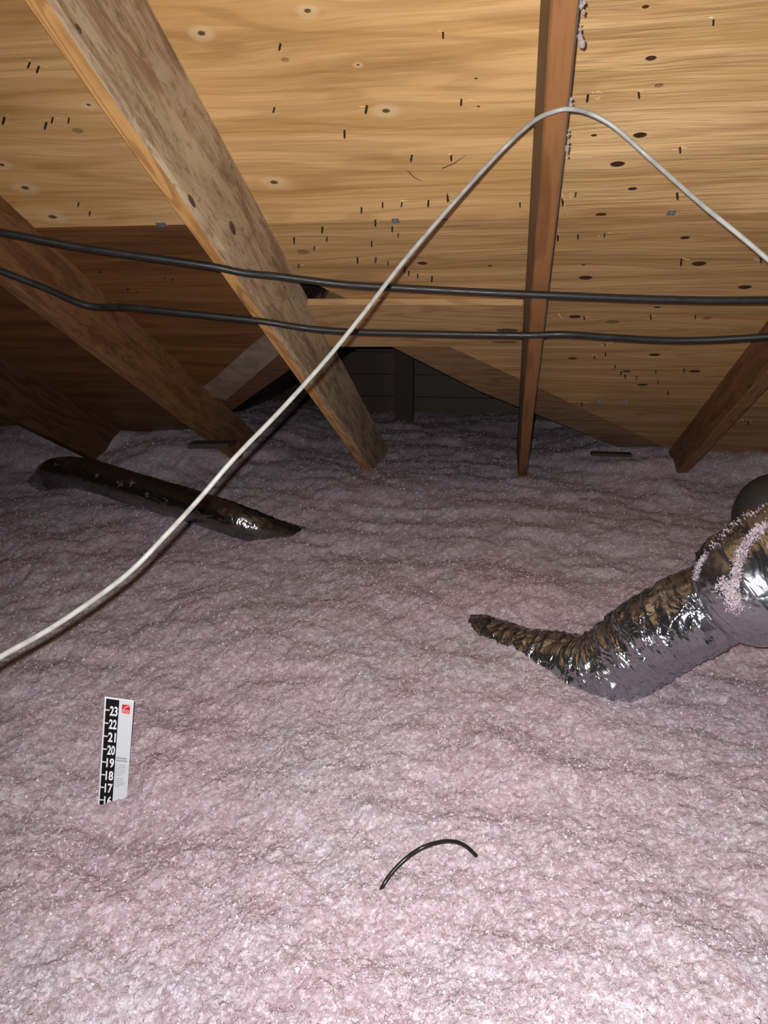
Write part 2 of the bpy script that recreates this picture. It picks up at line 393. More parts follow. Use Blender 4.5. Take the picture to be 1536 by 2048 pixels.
for (x, y) in NP:
    p = deck_px(x, y-5, -.0005); h = host(p)
    n = bpy.data.objects.new('nail', nail_me); n.parent = h; n.location = p; link(n)
    d = (NRM + Vector((random.uniform(-.12, .12), random.uniform(-.12, .12), 0))).normalized()
    n.rotation_mode = 'QUATERNION'; n.rotation_quaternion = d.to_track_quat('Z', 'X')
    s = random.uniform(1.0, 1.6); n.scale = (s*.85, s*.85, s*1.2)
    for k in range(random.choice((0, 1, 2))):
        q = p + Vector((random.uniform(-.012, .018), random.uniform(-.008, .004), 0))
        spl.setdefault(h.name, (h, [], [])); _, V, Fc = spl[h.name]
        a = Vector((random.uniform(.002, .007), 0, 0)); b = Vector((0, .894, -.447))*random.uniform(.0006, .0018)
        c = deck_pt(q.x, q.y, .001) if True else q
        V0 = len(V); tw = NRM*random.uniform(.0005, .004)
        V += [c-a-b, c+a-b+tw, c+a*1.2+b*.3+tw, c-a+b, c+NRM*.0012]
        Fc += [(V0, V0+1, V0+4), (V0+1, V0+2, V0+4), (V0+2, V0+3, V0+4), (V0+3, V0, V0+4)]
for h, V, Fc in spl.values(): tag(obj('splinters', V, Fc, M['splinter'], h), kind='stuff')
# long slivers of wood hanging from the sheathing
for (x0, y0, x1, y1) in [(815, 340, 845, 358), (894, 385, 902, 403), (1124, 385, 1136, 430), (885, 335, 932, 305), (1190, 195, 1202, 186), (1117, 625, 1127, 635)]:
    a = deck_px(x0, y0, .002); b = deck_px(x1, y1, .006)
    v, f = tube_np([a, a.lerp(b, .5)+NRM*.004, b], [.0009, .0008, .0003], 5)
    obj('splinter', v, f, M['splinter'] if x0 > 1000 else M['nail'], host(a))
# joint clips of the sheathing
for (x, y, wpx) in [(791, 440, 14), (1343, 424, 15), (325, 450, 20), (1198, 802, 14), (1252, 802, 14)]:
    c = deck_px(x, y, .0015); zc = (c-Vector((0, 0, CZ))).dot(F_); hw = wpx*.5*zc/FPX
    sk = Vector((.15*hw*(1 if x > 1000 else -.3), 0, 0)); up = Vector((0, -.894, .447))*hw*(1.0 if y < 600 else .5)
    ax = Vector((hw, 0, 0))
    v, f = prism([c-ax-up-sk, c+ax-up-sk, c+ax+up+sk, c-ax+up+sk], NRM*.0012)
    v2, f2 = prism([c-ax*.3-up*.2, c+ax*.3-up*.2, c+ax*.3+up*.2, c-ax*.3+up*.2], NRM*.004)
    obj('panel_clip', v+v2, f+[tuple(i+8 for i in q) for q in f2], M['clip'], ceiling)

# porch roof beyond the cut-away opening
BY = 4.75
def back(p): return Vector((p.x, BY, p.z))
vr2 = deck_pt(xr(YE), YE); vl2 = deck_pt(xl(YE), YE)
ap2 = deck_pt(XS, max(yl(XS), apex.y))
pr = tag(empty('wall_back'), kind='structure')
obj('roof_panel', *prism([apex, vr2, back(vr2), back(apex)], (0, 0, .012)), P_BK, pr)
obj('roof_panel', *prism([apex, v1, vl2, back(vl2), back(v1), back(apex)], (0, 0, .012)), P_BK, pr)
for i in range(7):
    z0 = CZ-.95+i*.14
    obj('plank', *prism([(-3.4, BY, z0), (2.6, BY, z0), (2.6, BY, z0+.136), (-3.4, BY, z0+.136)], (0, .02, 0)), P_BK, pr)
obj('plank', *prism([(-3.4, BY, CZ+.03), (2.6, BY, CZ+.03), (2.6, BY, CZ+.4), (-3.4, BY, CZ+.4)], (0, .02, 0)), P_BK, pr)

# ------------------------------------------------------------------ rafters
def rafter(label, X0, X1, zu, mats, ya=-1.0, yb=3.95, wane=0.0, name='rafter', lean=0.0):
    dz = ZD-zu-.012*1.118*0
    base = Vector(((X0+X1)/2, yb, CZ+ZD-.5*yb-dz))
    V = []; Fc = []; mi = []; n = 90
    for i in range(n+1):
        Y = ya+(yb-ya)*i/n
        j = (vnoise(np.array([Y*3.0]), np.array([X0*7]))[0]-.5)*.004
        top = CZ+ZD-.5*Y-.0005; bot = CZ+zu-.5*Y
        ch = .003 + wane*vnoise(np.array([Y*6.0]), np.array([3.3]))[0]
        V += [(X0+j-lean, Y, top), (X0+j, Y, bot+.003), (X0+j+.003, Y, bot), (X1+j-ch, Y, bot), (X1+j, Y, bot+ch*1.2), (X1+j-lean, Y, top)]
    for i in range(n):
        for k in range(6):
            k2 = (k+1) % 6; Fc.append((i*6+k, (i+1)*6+k, (i+1)*6+k2, i*6+k2)); mi.append(1 if k in (0, 4, 3) else 0)
    Fc += [(0, 1, 2, 3, 4, 5), tuple(n*6+k for k in (5, 4, 3, 2, 1, 0))]; mi += [0, 0]
    o = obj(name, V, Fc, mats, None, mi=mi, at=base)
    return tag(o, label, 'rafter')
def kl(X, Y, z, b):                         # knot position in local timber coordinates
    y = Y-b[1]; zz = z-b[2]; return y*.894-zz*.447, y*.447+zz*.894
ORANGE = timber('rafter_orange_pine', (.66, .36, .13), (.34, .15, .045), loops=75, seed=2)
MOTT = timber('rafter_mottled_face', (.42, .30, .2), (.2, .12, .08), mott=((.47, .365, .235), (.26, .165, .10)), seed=3,)
RED = timber('rafter_reddish', (.26, .115, .042), (.16, .062, .02), loops=22, seed=5)
GREYED = timber('rafter_greyed_face', (.20, .14, .10), (.12, .08, .055), seed=6)
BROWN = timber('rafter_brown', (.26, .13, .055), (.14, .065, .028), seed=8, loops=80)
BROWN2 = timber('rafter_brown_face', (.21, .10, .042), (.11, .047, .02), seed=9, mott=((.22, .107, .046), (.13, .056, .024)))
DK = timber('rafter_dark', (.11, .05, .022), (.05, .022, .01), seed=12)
r1 = rafter('wide mottled grey-brown rafter with an orange edge, left of centre', -.659, -.619, .891, [ORANGE, MOTT], wane=.010)
rm = rafter('narrow reddish rafter running straight up, the white cable looped over it', .018, .054, .900, [RED, GREYED], lean=.013)
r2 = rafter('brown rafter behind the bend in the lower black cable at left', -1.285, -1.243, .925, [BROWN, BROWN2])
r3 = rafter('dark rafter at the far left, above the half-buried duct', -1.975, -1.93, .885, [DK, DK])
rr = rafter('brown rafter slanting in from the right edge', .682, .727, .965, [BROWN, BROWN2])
for o in (r1, r2, r3, rm, rr): o['group'] = 'rafters under the sheathing'
# knots on the big rafter: raised dark discs set in its side face
def side_knot(par, x, y, X, rl, rw, name='knot', label='dark oval knot'):
    d = ray(x, y); t = X/d.x; c = Vector((X+.0003, d.y*t, CZ+d.z*t))
    A = Vector((0, .894, -.447))*rl; B = Vector((0, .447, .894))*rw
    V = [c+Vector((.0012, 0, 0))]+[c+A*math.cos(k*math.tau/14)+B*math.sin(k*math.tau/14) for k in range(14)]
    V += [c+(A*math.cos(k*math.tau/14)+B*math.sin(k*math.tau/14))*.6+Vector((.0014, 0, 0)) for k in range(14)]
    Fc = [(1+k, 1+(k+1) % 14, 15+(k+1) % 14, 15+k) for k in range(14)]+[(15+k, 15+(k+1) % 14, 0) for k in range(14)]
    o = obj(name, V, Fc, KNOT, par); o['label'] = label
m_ = NT('knot_wood'); nz = m_.noise(m_.coords(), 200, 3, .6, 1.0)
KNOT = m_.fin(m_.mixc(m_.smooth(nz, .35, .6), (.035, .02, .012), (.12, .075, .05)), .7)
side_knot(r1, 465, 456, -.6175, .020, .011)
side_knot(r1, 383, 402, -.6175, .018, .007, label='split reddish knot by the edge')
side_knot(r1, 157, 58, -.6175, .008, .004, label='small dark knot')
# slivers on the rafter edge
for (x, y, dx, dy) in [(380, 182, -2, -18), (452, 305, -6, -18), (458, 312, 1, -20), (449, 300, 4, -10)]:
    a = deck_px(x, y, .01); b = deck_px(x+dx, y+dy, .03)
    v, f = tube_np([a, b], [.0009, .0004], 5); obj('sliver', v, f, M['nail'], r1)
# fluff caught along the edge of the middle rafter
def puff(V, Fc, c, r, nn=14):
    n0 = len(V); t = (1+5**.5)/2
    ico = [(-1, t, 0), (1, t, 0), (-1, -t, 0), (1, -t, 0), (0, -1, t), (0, 1, t), (0, -1, -t), (0, 1, -t), (t, 0, -1), (t, 0, 1), (-t, 0, -1), (-t, 0, 1)]
    for q in ico: V.append(Vector(c)+Vector(q).normalized()*r*random.uniform(.5, 1.2))
    for q in ICOF: Fc.append(tuple(n0+i for i in q))
ICOF = [(0, 11, 5), (0, 5, 1), (0, 1, 7), (0, 7, 10), (0, 10, 11), (1, 5, 9), (5, 11, 4), (11, 10, 2), (10, 7, 6), (7, 1, 8),
        (3, 9, 4), (3, 4, 2), (3, 2, 6), (3, 6, 8), (3, 8, 9), (4, 9, 5), (2, 4, 11), (6, 2, 10), (8, 6, 7), (9, 8, 1)]
V = []; Fc = []
for (x, y, n, r) in [(1163, 82, 12, .005), (1160, 60, 7, .003), (1165, 20, 7, .003), (1141, 208, 8, .004), (1137, 268, 6, .003), (1134, 290, 7, .003),
                     (1133, 302, 5, .003), (1166, 5, 5, .004), (1085, 680, 4, .003), (1069, 757, 6, .003), (1062, 830, 5, .003), (1057, 870, 5, .003), (1058, 800, 5, .003)]:
    for k in range(n):
        c = on_slope(x+random.uniform(-4, 3), y+random.uniform(-12, 12), .905); puff(V, Fc, c, r*random.uniform(.4, 1))
tag(obj('dust_fluff', V, Fc, M['fluff'], rm), kind='stuff')

# boards around the opening
def quad_board(name, pts, mat, label, off, th, cat='board', parent=None):
    P = [deck_px(x, y, off) for x, y in pts]
    v, f = prism(P, NRM*th); c = sum(P, Vector())/4
    o = obj(name, v, f, mat, parent, at=c)
    return tag(o, label, cat)
VB = timber('valley_board_wood', (.27, .16, .085), (.14, .07, .035), slope=False, seed=14)
VB2 = timber('valley_board_wood_dark', (.17, .085, .04), (.09, .04, .02), slope=False, seed=18)
XB = timber('cross_board_wood', (.46, .28, .13), (.30, .16, .065), slope=False, seed=17, loops=40)
vrb = quad_board('valley_board', [(660, 586), (1340, 899), (1235, 900), (960, 790), (740, 680), (640, 626)], VB,
                 'slanting brown board descending to the right behind the narrow rafter', -.014, -.03)
quad_board('valley_board', [(640, 610), (560, 690), (430, 800), (440, 842), (595, 735), (660, 680)], VB2,
           'short dark reddish board slanting down to the left under the opening', -.014, -.03)['group'] = 'boards edging the opening'
vrb['group'] = 'boards edging the opening'
xb = quad_board('cross_board', [(613, 597), (1046, 597), (1038, 682), (612, 682)], XB,
                'horizontal pine board between the wide rafter and the narrow rafter', .001, .019)
kc = deck_px(1012, 650, .0205)
for (x, y, a, b) in [(1015, 648, .034, .012), (1008, 672, .040, .006)]:
    kc = deck_px(x, y, .0203); Vk = [kc+NRM*.0006]+[kc+Vector((a*math.cos(k*math.tau/16), 0, 0))+Vector((0, .894, -.447))*b*math.sin(k*math.tau/16) for k in range(16)]
    o = obj('knot', Vk, [(0, 1+k, 1+(k+1) % 16) for k in range(16)], KNOT, xb)
m_ = NT('pale_plywood_offcut'); co = m_.coords()
pn = m_.noise(co, 14, 3); pf = m_.smooth(pn, .4, .62)
PALEOFF = m_.fin(m_.mixc(pf, (.25, .185, .12), (.32, .255, .19)), .38, 0, .5)
quad_board('plywood_scrap', [(600, 612), (555, 642), (490, 697), (430, 752), (396, 778), (452, 796), (505, 750), (562, 700), (600, 680)], PALEOFF,
           'pale plywood scrap on the sheathing left of the wide rafter', .005, .006)
# timber upright in the dark gap
for (px, dep, wd, lab) in [(808, 4.45, .055, 'dark upright timber in the gap under the slanting board')]:
    b = at_depth(px, 850, dep); b.z = CZ-.95
    v, f = box_frame(b+Vector((0, 0, .55)), Vector((wd, 0, 0)), Vector((0, .02, 0)), Vector((0, 0, .55)))
    tag(obj('stud', v, f, DK2, at=b), lab, 'timber')
b0 = at_depth(425, 888, 3.05)
v, f = box_frame(b0, Vector((.08, .02, 0)), Vector((0, .045, 0)), Vector((0, 0, .008)))
tag(obj('wood_offcut', v, f, DK2, at=b0), 'dark wood offcut half buried beside the foot of the left rafter', 'board')
b0 = at_depth(1222, 908, 3.25)
v, f = box_frame(b0, Vector((.085, .0, 0)), Vector((0, .03, 0)), Vector((0, 0, .006)))
tag(obj('wood_strip', v, f, DK2, at=b0), 'thin wood strip on the insulation left of the right rafter', 'board')

# ------------------------------------------------------------------ blown insulation
PY = [-6, 0.3, 0.75, 1.05, 1.5, 2.0, 2.5, 3.0, 3.2, 3.36, 3.6, 5.6]
PZ = [-.90, -.90, -.895, -.885, -.855, -.805, -.755, -.70, -.665, -.60, -.57, -.57]
PZ2 = [-.90, -.90, -.895, -.885, -.855, -.805, -.755, -.70, -.68, -.67, -.655, -.60]
def gauss(x, y, cx, cy, rx, ry, a): return a*np.exp(-(((x-cx)/rx)**2+((y-cy)/ry)**2))
def base_h(x, y):
    z = np.interp(y, PY, PZ); z2 = np.interp(y, PY, PZ2)
    w = 1/(1+np.exp(-(x+1.15)*14))*1/(1+np.exp((x-.35)*14)); z = z*(1-w)+z2*w
    z = z+gauss(x, y, -1.62, 3.12, .27, .20, .075)+gauss(x, y, -2.3, 3.2, .3, .25, .05)
    z = z+gauss(x, y, -1.95, 3.0, .10, .25, -.03)+gauss(x, y, .62, 3.1, .08, .12, .035)+gauss(x, y, 1.3, 3.3, .3, .2, .02)
    z = z+gauss(x, y, -.62, 3.1, .10, .12, -.012)+gauss(x, y, -1.25, 3.05, .12, .12, -.02)
    z = z+gauss(x, y, -.685, 1.0, .10, .09, -.024)+gauss(x, y, .025, 1.80, .035, .07, .022)
    return z
def height(x, y, fine=True):
    z = base_h(x, y)
    z = z+(fbm(x*1.7, y*1.7, 3, 3)-.5)*.075
    wx = x+.05*fbm(x*4, y*4, 9, 2); wy = y+.05*fbm(x*4+7, y*4, 11, 2)
    z = z+(fbm(wx*5.5+wy*2, wy*9, 21, 2)-.5)*.036
    z = z+(fbm(x*22, y*22, 31, 2)-.5)*.013
    if fine:
        ux = x+.012*(fbm(x*45, y*45, 2, 2)-.5); uy = y+.012*(fbm(x*45+9, y*45, 5, 2)-.5)
        a = fbm(ux*70, uy*70, 41, 3); z = z+(a-.5)*.008
        z = z+(fbm(ux*150+5, uy*150, 51, 2)-.5)*.0035
        z = z+(fbm(x*330, y*330, 61, 2)-.5)*.002
    return z
AZ0, AZ1, NA = math.radians(-60), math.radians(60), 1160
EL0, EL1, NE = math.radians(62), math.radians(9.8), 560
def polar(a, e):
    r = .88/np.tan(e); return -np.sin(a+YAW)*-1*0+r*np.sin(a-YAW), r*np.cos(a-YAW)
aa, ee = np.meshgrid(np.linspace(AZ0, AZ1, NA), np.linspace(EL0, EL1, NE), indexing='ij')
gx, gy = polar(aa.ravel(), ee.ravel())
gx = gx+(RNG.random(gx.shape)-.5)*.0012; gy = gy+(RNG.random(gx.shape)-.5)*.0012
gz = height(gx, gy)
idx = np.arange(NA*NE).reshape(NA, NE)
Q = np.stack([idx[:-1, :-1], idx[:-1, 1:], idx[1:, 1:], idx[1:, :-1]], -1).reshape(-1, 4)
t1 = fbm(gx*40, gy*40, 71, 3); t2 = fbm(gx*110, gy*110, 91, 2)
pk = np.clip((fbm(gx*3, gy*3, 81, 3)-.5)*2.2, -.5, .5)
wh = np.clip((fbm(gx*16, gy*16, 95, 3)-.54)*5, 0, 1)
tint = np.stack([1.0+.16*(t1-.5)+.10*(t2-.5), 1.0+.22*(t1-.5)+.16*(t2-.5)-.10*pk+.05*wh, 1.0+.20*(t1-.5)+.14*(t2-.5)-.07*pk+.06*wh, np.ones_like(t1)], -1)
parts_v = [np.stack([gx, gy, gz+CZ], -1)]; parts_t = [tint]; tris = [Q[:, [0, 1, 2]], Q[:, [0, 2, 3]]]; nvt = len(gx)
# coarse surroundings
cx, cy = np.meshgrid(np.arange(-4.15, 4.16, .05), np.arange(-5.7, 5.5, .05), indexing='ij'); n1, n2 = cx.shape
czz = height(cx.ravel(), cy.ravel(), False)-.012
parts_v.append(np.stack([cx.ravel(), cy.ravel(), czz+CZ], -1)); parts_t.append(np.ones((n1*n2, 4)))
ci = np.arange(n1*n2).reshape(n1, n2)+nvt
Qc = np.stack([ci[:-1, :-1], ci[1:, :-1], ci[1:, 1:], ci[:-1, 1:]], -1).reshape(-1, 4)
tris += [Qc[:, [0, 1, 2]], Qc[:, [0, 2, 3]]]; nvt += n1*n2
# tufts
t = (1+5**.5)/2
ICO = np.array([(-1, t, 0), (1, t, 0), (-1, -t, 0), (1, -t, 0), (0, -1, t), (0, 1, t), (0, -1, -t), (0, 1, -t), (t, 0, -1), (t, 0, 1), (-t, 0, -1), (-t, 0, 1)])/math.sqrt(1+t*t)
def rand_rot(n):
    q = RNG.normal(size=(n, 4)); q /= np.linalg.norm(q, axis=1)[:, None]; a, b, c, d = q.T
    return np.stack([np.stack([a*a+b*b-c*c-d*d, 2*(b*c-a*d), 2*(b*d+a*c)], -1), np.stack([2*(b*c+a*d), a*a-b*b+c*c-d*d, 2*(c*d-a*b)], -1),
                     np.stack([2*(b*d-a*c), 2*(c*d+a*b), a*a-b*b-c*c+d*d], -1)], 1)
def spots(n):
    a = RNG.uniform(AZ0, AZ1, n); e = RNG.uniform(EL1, EL0, n)
    x, y = polar(a, e); d = np.hypot(np.hypot(x, y), .88); return x, y, d
def col(n, white=.35):
    u = RNG.random(n)[:, None]; c = np.where(u < white, np.array([[1.28, 1.36, 1.34]]), np.array([[1.04, 1.03, 1.03]]))
    c = np.where(u > .93, np.array([[1.02, .84, .89]]), c); c = c*RNG.uniform(.88, 1.08, (n, 1))
    return np.concatenate([c, np.ones((n, 1))], 1)
NB = 38000
x, y, d = spots(NB); sz = RNG.uniform(.0010, .0030, NB)*(1+.2*d)
sc3 = RNG.uniform(.5, 1.3, (NB, 3))
vv = ICO[None]*RNG.uniform(.5, 1.3, (NB, 12, 1))*sc3[:, None, :]*sz[:, None, None]
vv = np.einsum('nij,nkj->nki', rand_rot(NB), vv)+np.stack([x, y, height(x, y)+CZ+sz*.05], -1)[:, None]
parts_v.append(vv.reshape(-1, 3)); parts_t.append(np.repeat(col(NB), 12, 0))
tris.append((np.array(ICOF)[None]+(np.arange(NB)*12)[:, None, None]+nvt).reshape(-1, 3)); nvt += NB*12
NF = 100000                                  # short curled shreds
x, y, d = spots(NF); ln = RNG.uniform(.002, .007, NF)*(1+.2*d); wd = RNG.uniform(.0004, .0018, NF)*(1+.2*d)
cv = RNG.uniform(-.5, .9, NF)
sv = np.zeros((NF, 8, 3))
for k in range(4):
    u = k/3-.5
    for s_ in (0, 1):
        sv[:, k*2+s_, 0] = u*ln; sv[:, k*2+s_, 1] = (s_-.5)*wd*(1-abs(u)*1.1); sv[:, k*2+s_, 2] = (.25-u*u)*ln*cv*1.4
sv = np.einsum('nij,nkj->nki', rand_rot(NF), sv)+np.stack([x, y, height(x, y)+CZ+.0022], -1)[:, None]
parts_v.append(sv.reshape(-1, 3)); parts_t.append(np.repeat(col(NF, .5), 8, 0))
sf = np.array([(0, 2, 3), (0, 3, 1), (2, 4, 5), (2, 5, 3), (4, 6, 7), (4, 7, 5)])
tris.append((sf[None]+(np.arange(NF)*8)[:, None, None]+nvt).reshape(-1, 3)); nvt += NF*8

def np_mesh(name, V, T, tintc, mat, at):
    me = bpy.data.meshes.new(name); V = np.asarray(V)-np.array(at)
    me.vertices.add(len(V)); me.vertices.foreach_set('co', V.astype(np.float32).ravel())
    me.loops.add(len(T)*3); me.loops.foreach_set('vertex_index', T.astype(np.int32).ravel())
    me.polygons.add(len(T)); me.polygons.foreach_set('loop_start', np.arange(0, len(T)*3, 3, dtype=np.int32))
    me.polygons.foreach_set('use_smooth', np.ones(len(T), dtype=bool))
    me.update(calc_edges=True)
    a = me.attributes.new('tint', 'FLOAT_COLOR', 'POINT'); a.data.foreach_set('color', np.asarray(tintc, dtype=np.float32).ravel())
    me.materials.append(mat); o = bpy.data.objects.new(name, me); o.location = at; return link(o)
ins = np_mesh('blown_insulation', np.concatenate(parts_v), np.concatenate(tris), np.concatenate(parts_t), M['ins'], (0, 2, CZ-.95))
tag(ins, 'fluffy pink loose-fill insulation covering the attic floor', 'insulation', kind='stuff')

def hz(x, y): return float(height(np.array([x]), np.array([y]))[0])+CZ
def on_ins(px, py, lift=0.0):
    d = ray(px, py); t = .5
    while t < 6:
        if CZ+d.z*t < hz(d.x*t, d.y*t)+lift: break
        t += .004
    return Vector((d.x*t, d.y*t, CZ+d.z*t))

# ------------------------------------------------------------------ flexible ducts
def duct(name, label, spec, nper, nseg, amp, mat, seed, helix=0.03, cap=True):
    P = catmull([at_depth(x, y, z) for x, y, z, r in spec], nper)
    Rr = [s[3] for s in spec]; rad = []
    for i in range(len(P)):
        u = min(i/nper, len(Rr)-1.0001); k = int(u); q = u-k; q = q*q*(3-2*q); rad.append(Rr[k]*(1-q)+Rr[k+1]*q)
    L = [0]
    for i in range(1, len(P)): L.append(L[-1]+(P[i]-P[i-1]).length)
    Larr = np.array(L)
    ang = np.arange(nseg)*math.tau/nseg
    LL, AA = np.meshgrid(Larr, ang, indexing='ij'); ph = LL/helix*math.tau+AA
    rib = 1-np.abs(np.sin(ph/2))**.6
    wob = fbm(LL*14+np.cos(AA)*1.5+seed, np.sin(AA)*1.5+4+LL*5, seed, 3)-.5
    cr = np.abs(fbm(LL*60+np.cos(AA)*3, np.sin(AA)*3+8+AA*.0, seed+3, 3)-.5)
    fold = 1-np.abs(np.sin(LL*44+3.0*fbm(np.cos(AA)*1.6+5, np.sin(AA)*1.6+LL*5, seed+7, 3)*3.5))**.55
    fm = fbm(np.cos(AA)*1.3+2, np.sin(AA)*1.3+LL*9, seed+13, 2)
    Rm = 1+amp*((rib-.4)*.45+wob*1.1-cr*.35+(fold-.4)*1.2*fm)
    v, f = tube_np(P, rad, nseg, lambda i, a: Rm[i, int(round(a/math.tau*nseg)) % nseg], cap)
    o = obj(name, v, f, mat, None, True, at=P[0].copy())
    wa = o.data.attributes.new('wrap', 'FLOAT_VECTOR', 'POINT')
    wa.data.foreach_set('vector', np.stack([LL+seed, np.cos(AA), np.sin(AA)], -1).astype(np.float32).ravel())
    return tag(o, label, 'duct', 'flexible foil ducts on the insulation')
duct('flexible_duct', 'crumpled silver foil duct rising out of the pink insulation at right',
     [(890, 1262, 2.2, .05), (965, 1275, 2.03, .062), (1035, 1305, 1.93, .07), (1110, 1325, 1.86, .08), (1200, 1345, 1.78, .098), (1310, 1270, 1.70, .102), (1400, 1222, 1.66, .100), (1500, 1170, 1.66, .09)],
     40, 128, .085, M['foil'], 5)
bigduct = duct('duct_sleeve', 'wide silver foil duct bend at the right edge, joined to the crumpled duct',
     [(1452, 1216, 1.60, .092), (1474, 1200, 1.58, .116), (1512, 1172, 1.55, .132), (1590, 1125, 1.52, .136), (1690, 1100, 1.52, .14), (1830, 1120, 1.55, .14), (1990, 1200, 1.6, .13), (2100, 1380, 1.68, .12), (2140, 1560, 1.75, .10)],
     40, 128, .065, M['foil2'], 9, .045)
leftduct = duct('flexible_duct', 'long dark foil duct half buried in the insulation at left',
     [(80, 966, 3.26, .05), (112, 946, 3.04, .062), (170, 948, 2.97, .064), (260, 975, 2.85, .064), (370, 1008, 2.72, .062), (440, 1030, 2.62, .060), (500, 1050, 2.60, .058), (560, 1068, 2.66, .05), (640, 1085, 2.8, .04)],
     24, 80, .06, M['foil3'], 15, .03)
duct('flexible_duct', 'dark duct end behind the wide duct bend at the right edge',
     [(1530, 1075, 2.62, .10), (1526, 1030, 2.62, .102), (1545, 1003, 2.60, .098), (1600, 1000, 2.55, .095), (1720, 1010, 2.5, .095), (1860, 1080, 2.5, .09), (1900, 1220, 2.5, .08)],
     14, 48, .012, M['darkduct'], 19, .05)
# insulation clinging to the wide duct
V = []; T = []
def clump_band(pts, n, spread, r):
    vs = []; fs = []
    return vs, fs
CV = []; CF = []
def cling(pxs, n, spr, r0, r1_, big=None, CV=CV, CF=CF):
    big = big or bigduct
    dg = bpy.context.evaluated_depsgraph_get()
    for k in range(n):
        u = random.random()*(len(pxs)-1); i = int(u); q = u-i
        px = pxs[i][0]*(1-q)+pxs[i+1][0]*q+random.gauss(0, spr); py = pxs[i][1]*(1-q)+pxs[i+1][1]*q+random.gauss(0, spr)
        d = ray(px, py); org = Vector((0, 0, CZ))-big.location
        ok, loc, nn, fi = big.ray_cast(org, d)
        if ok: puff(CV, CF, loc+big.location+nn*.001, random.uniform(r0, r1_))
bpy.context.view_layer.update()
cling([(1530, 1048), (1500, 1078), (1482, 1105), (1472, 1140), (1470, 1170)], 900, 6, .0007, .0022)
cling([(1442, 1166), (1458, 1175), (1468, 1200), (1474, 1215)], 650, 9, .0007, .0024)
cling([(1412, 1108), (1398, 1130), (1390, 1160)], 250, 3, .0006, .002)
cling([(1420, 1100), (1470, 1045), (1530, 1008)], 120, 5, .0006, .002)
if CV:
    o = obj('clinging_insulation', CV, CF, M['ins'], None, False, at=CV[0])
    a = o.data.attributes.new('tint', 'FLOAT_COLOR', 'POINT'); a.data.foreach_set('color', [1.1, 1.15, 1.15, 1.0]*len(CV))
    tag(o, 'shreds of pink insulation clinging to the wide foil duct', 'insulation', kind='stuff')

LV = []; LF = []
for (x, y, n, sp) in [(193, 950, 8, 2), (240, 968, 14, 3), (264, 966, 12, 3), (294, 990, 14, 3), (285, 1018, 8, 3), (330, 1000, 5, 2), (110, 930, 5, 2)]:
    cling([(x, y), (x+1, y)], n, sp, .0012, .003, leftduct, LV, LF)
if LV:
    o = obj('clinging_insulation', LV, LF, M['fluff'], None, True, at=LV[0])
    tag(o, 'small grey tufts of fluff lying on the long dark duct at left', 'insulation', kind='stuff')

# ------------------------------------------------------------------ cables
def cable(name, label, spec, r, mat, seg=10, per=14, cat='cable', group=None, pts=None):
    P = catmull(pts if pts else [at_depth(*s) for s in spec], per)
    v, f = tube_np(P, r, seg); o = obj(name, v, f, mat, None, True, at=P[0]); return tag(o, label, cat, group)
cable('white_cable', 'thin white cable looped over the narrow rafter and sagging to both sides',
      [(-420, 1500, .70), (-120, 1385, .74), (0, 1314, .80), (120, 1245, .86), (250, 1152, .92), (330, 1072, .95), (400, 996, .98), (470, 915, 1.0), (560, 822, 1.03),
       (650, 722, 1.06), (720, 636, 1.08), (800, 532, 1.10), (880, 437, 1.12), (950, 358, 1.13), (1010, 294, 1.13), (1065, 244, 1.085), (1105, 224, 1.055),
       (1140, 218, 1.05), (1180, 227, 1.06), (1230, 255, 1.06), (1300, 317, 1.07), (1400, 406, 1.03), (1500, 488, 1.0), (1640, 610, .97), (1850, 800, .95), (2150, 1080, .95), (2500, 1450, 1.0)], .0034, M['white_cable'])
def under(lst, r, extra=0.0):
    return [on_slope(x, y, .891) + NRM*(r+.0015+extra) for x, y in lst]
rb = .0080
cable('black_cable', 'upper of the two thick black cables strung across the rafters', None, rb, M['black'], 14, 12, 'cable', 'black cables strung under the rafters',
      pts=under([(-900, 400), (-500, 408), (-160, 437), (0, 456), (150, 484), (290, 505), (420, 524), (490, 538), (560, 545), (680, 560), (790, 567), (900, 573), (1000, 578), (1100, 582), (1250, 588), (1400, 592), (1540, 592), (1700, 590), (2100, 584), (2700, 580), (3400, 574)], rb))
cable('black_cable', 'lower of the two thick black cables, sharply bent at the left', None, rb, M['black'], 14, 12, 'cable', 'black cables strung under the rafters',
      pts=under([(-900, 440), (-500, 436), (-160, 470), (0, 533), (90, 568), (150, 595), (190, 606), (260, 608), (400, 622), (520, 635), (620, 650), (720, 657), (850, 660), (960, 662), (1060, 663), (1130, 661), (1220, 667), (1330, 673), (1420, 672), (1540, 665), (1700, 655), (2100, 648), (2700, 640), (3400, 630)], rb))
A_ = on_ins(765, 1775); B_ = on_ins(957, 1716)
za = (A_-Vector((0, 0, CZ))).dot(F_); zb = (B_-Vector((0, 0, CZ))).dot(F_)
stub = empty('cable_stub', A_); tag(stub, 'short arched piece of black cable poking out of the insulation in front', 'cable')
pts = [A_+Vector((-.012, -.01, -.03)), at_depth(766, 1772, za), at_depth(784, 1745, za+.01), at_depth(812, 1717, za+.02), at_depth(845, 1695, za*.6+zb*.4), at_depth(880, 1684, za*.4+zb*.6),
       at_depth(908, 1683, zb-.01), at_depth(932, 1693, zb-.005), at_depth(953, 1712, zb)]
v, f = tube_np(catmull(pts, 8), .0034, 10); obj('jacket', v, f, plain('glossy_black_jacket', (.012, .012, .012), .3), stub, True)
v, f = tube_np([pts[-1], at_depth(960, 1716, zb+.003), at_depth(966, 1719, zb+.006)], .0007, 6); obj('wire_core', v, f, M['copper'], stub, True)

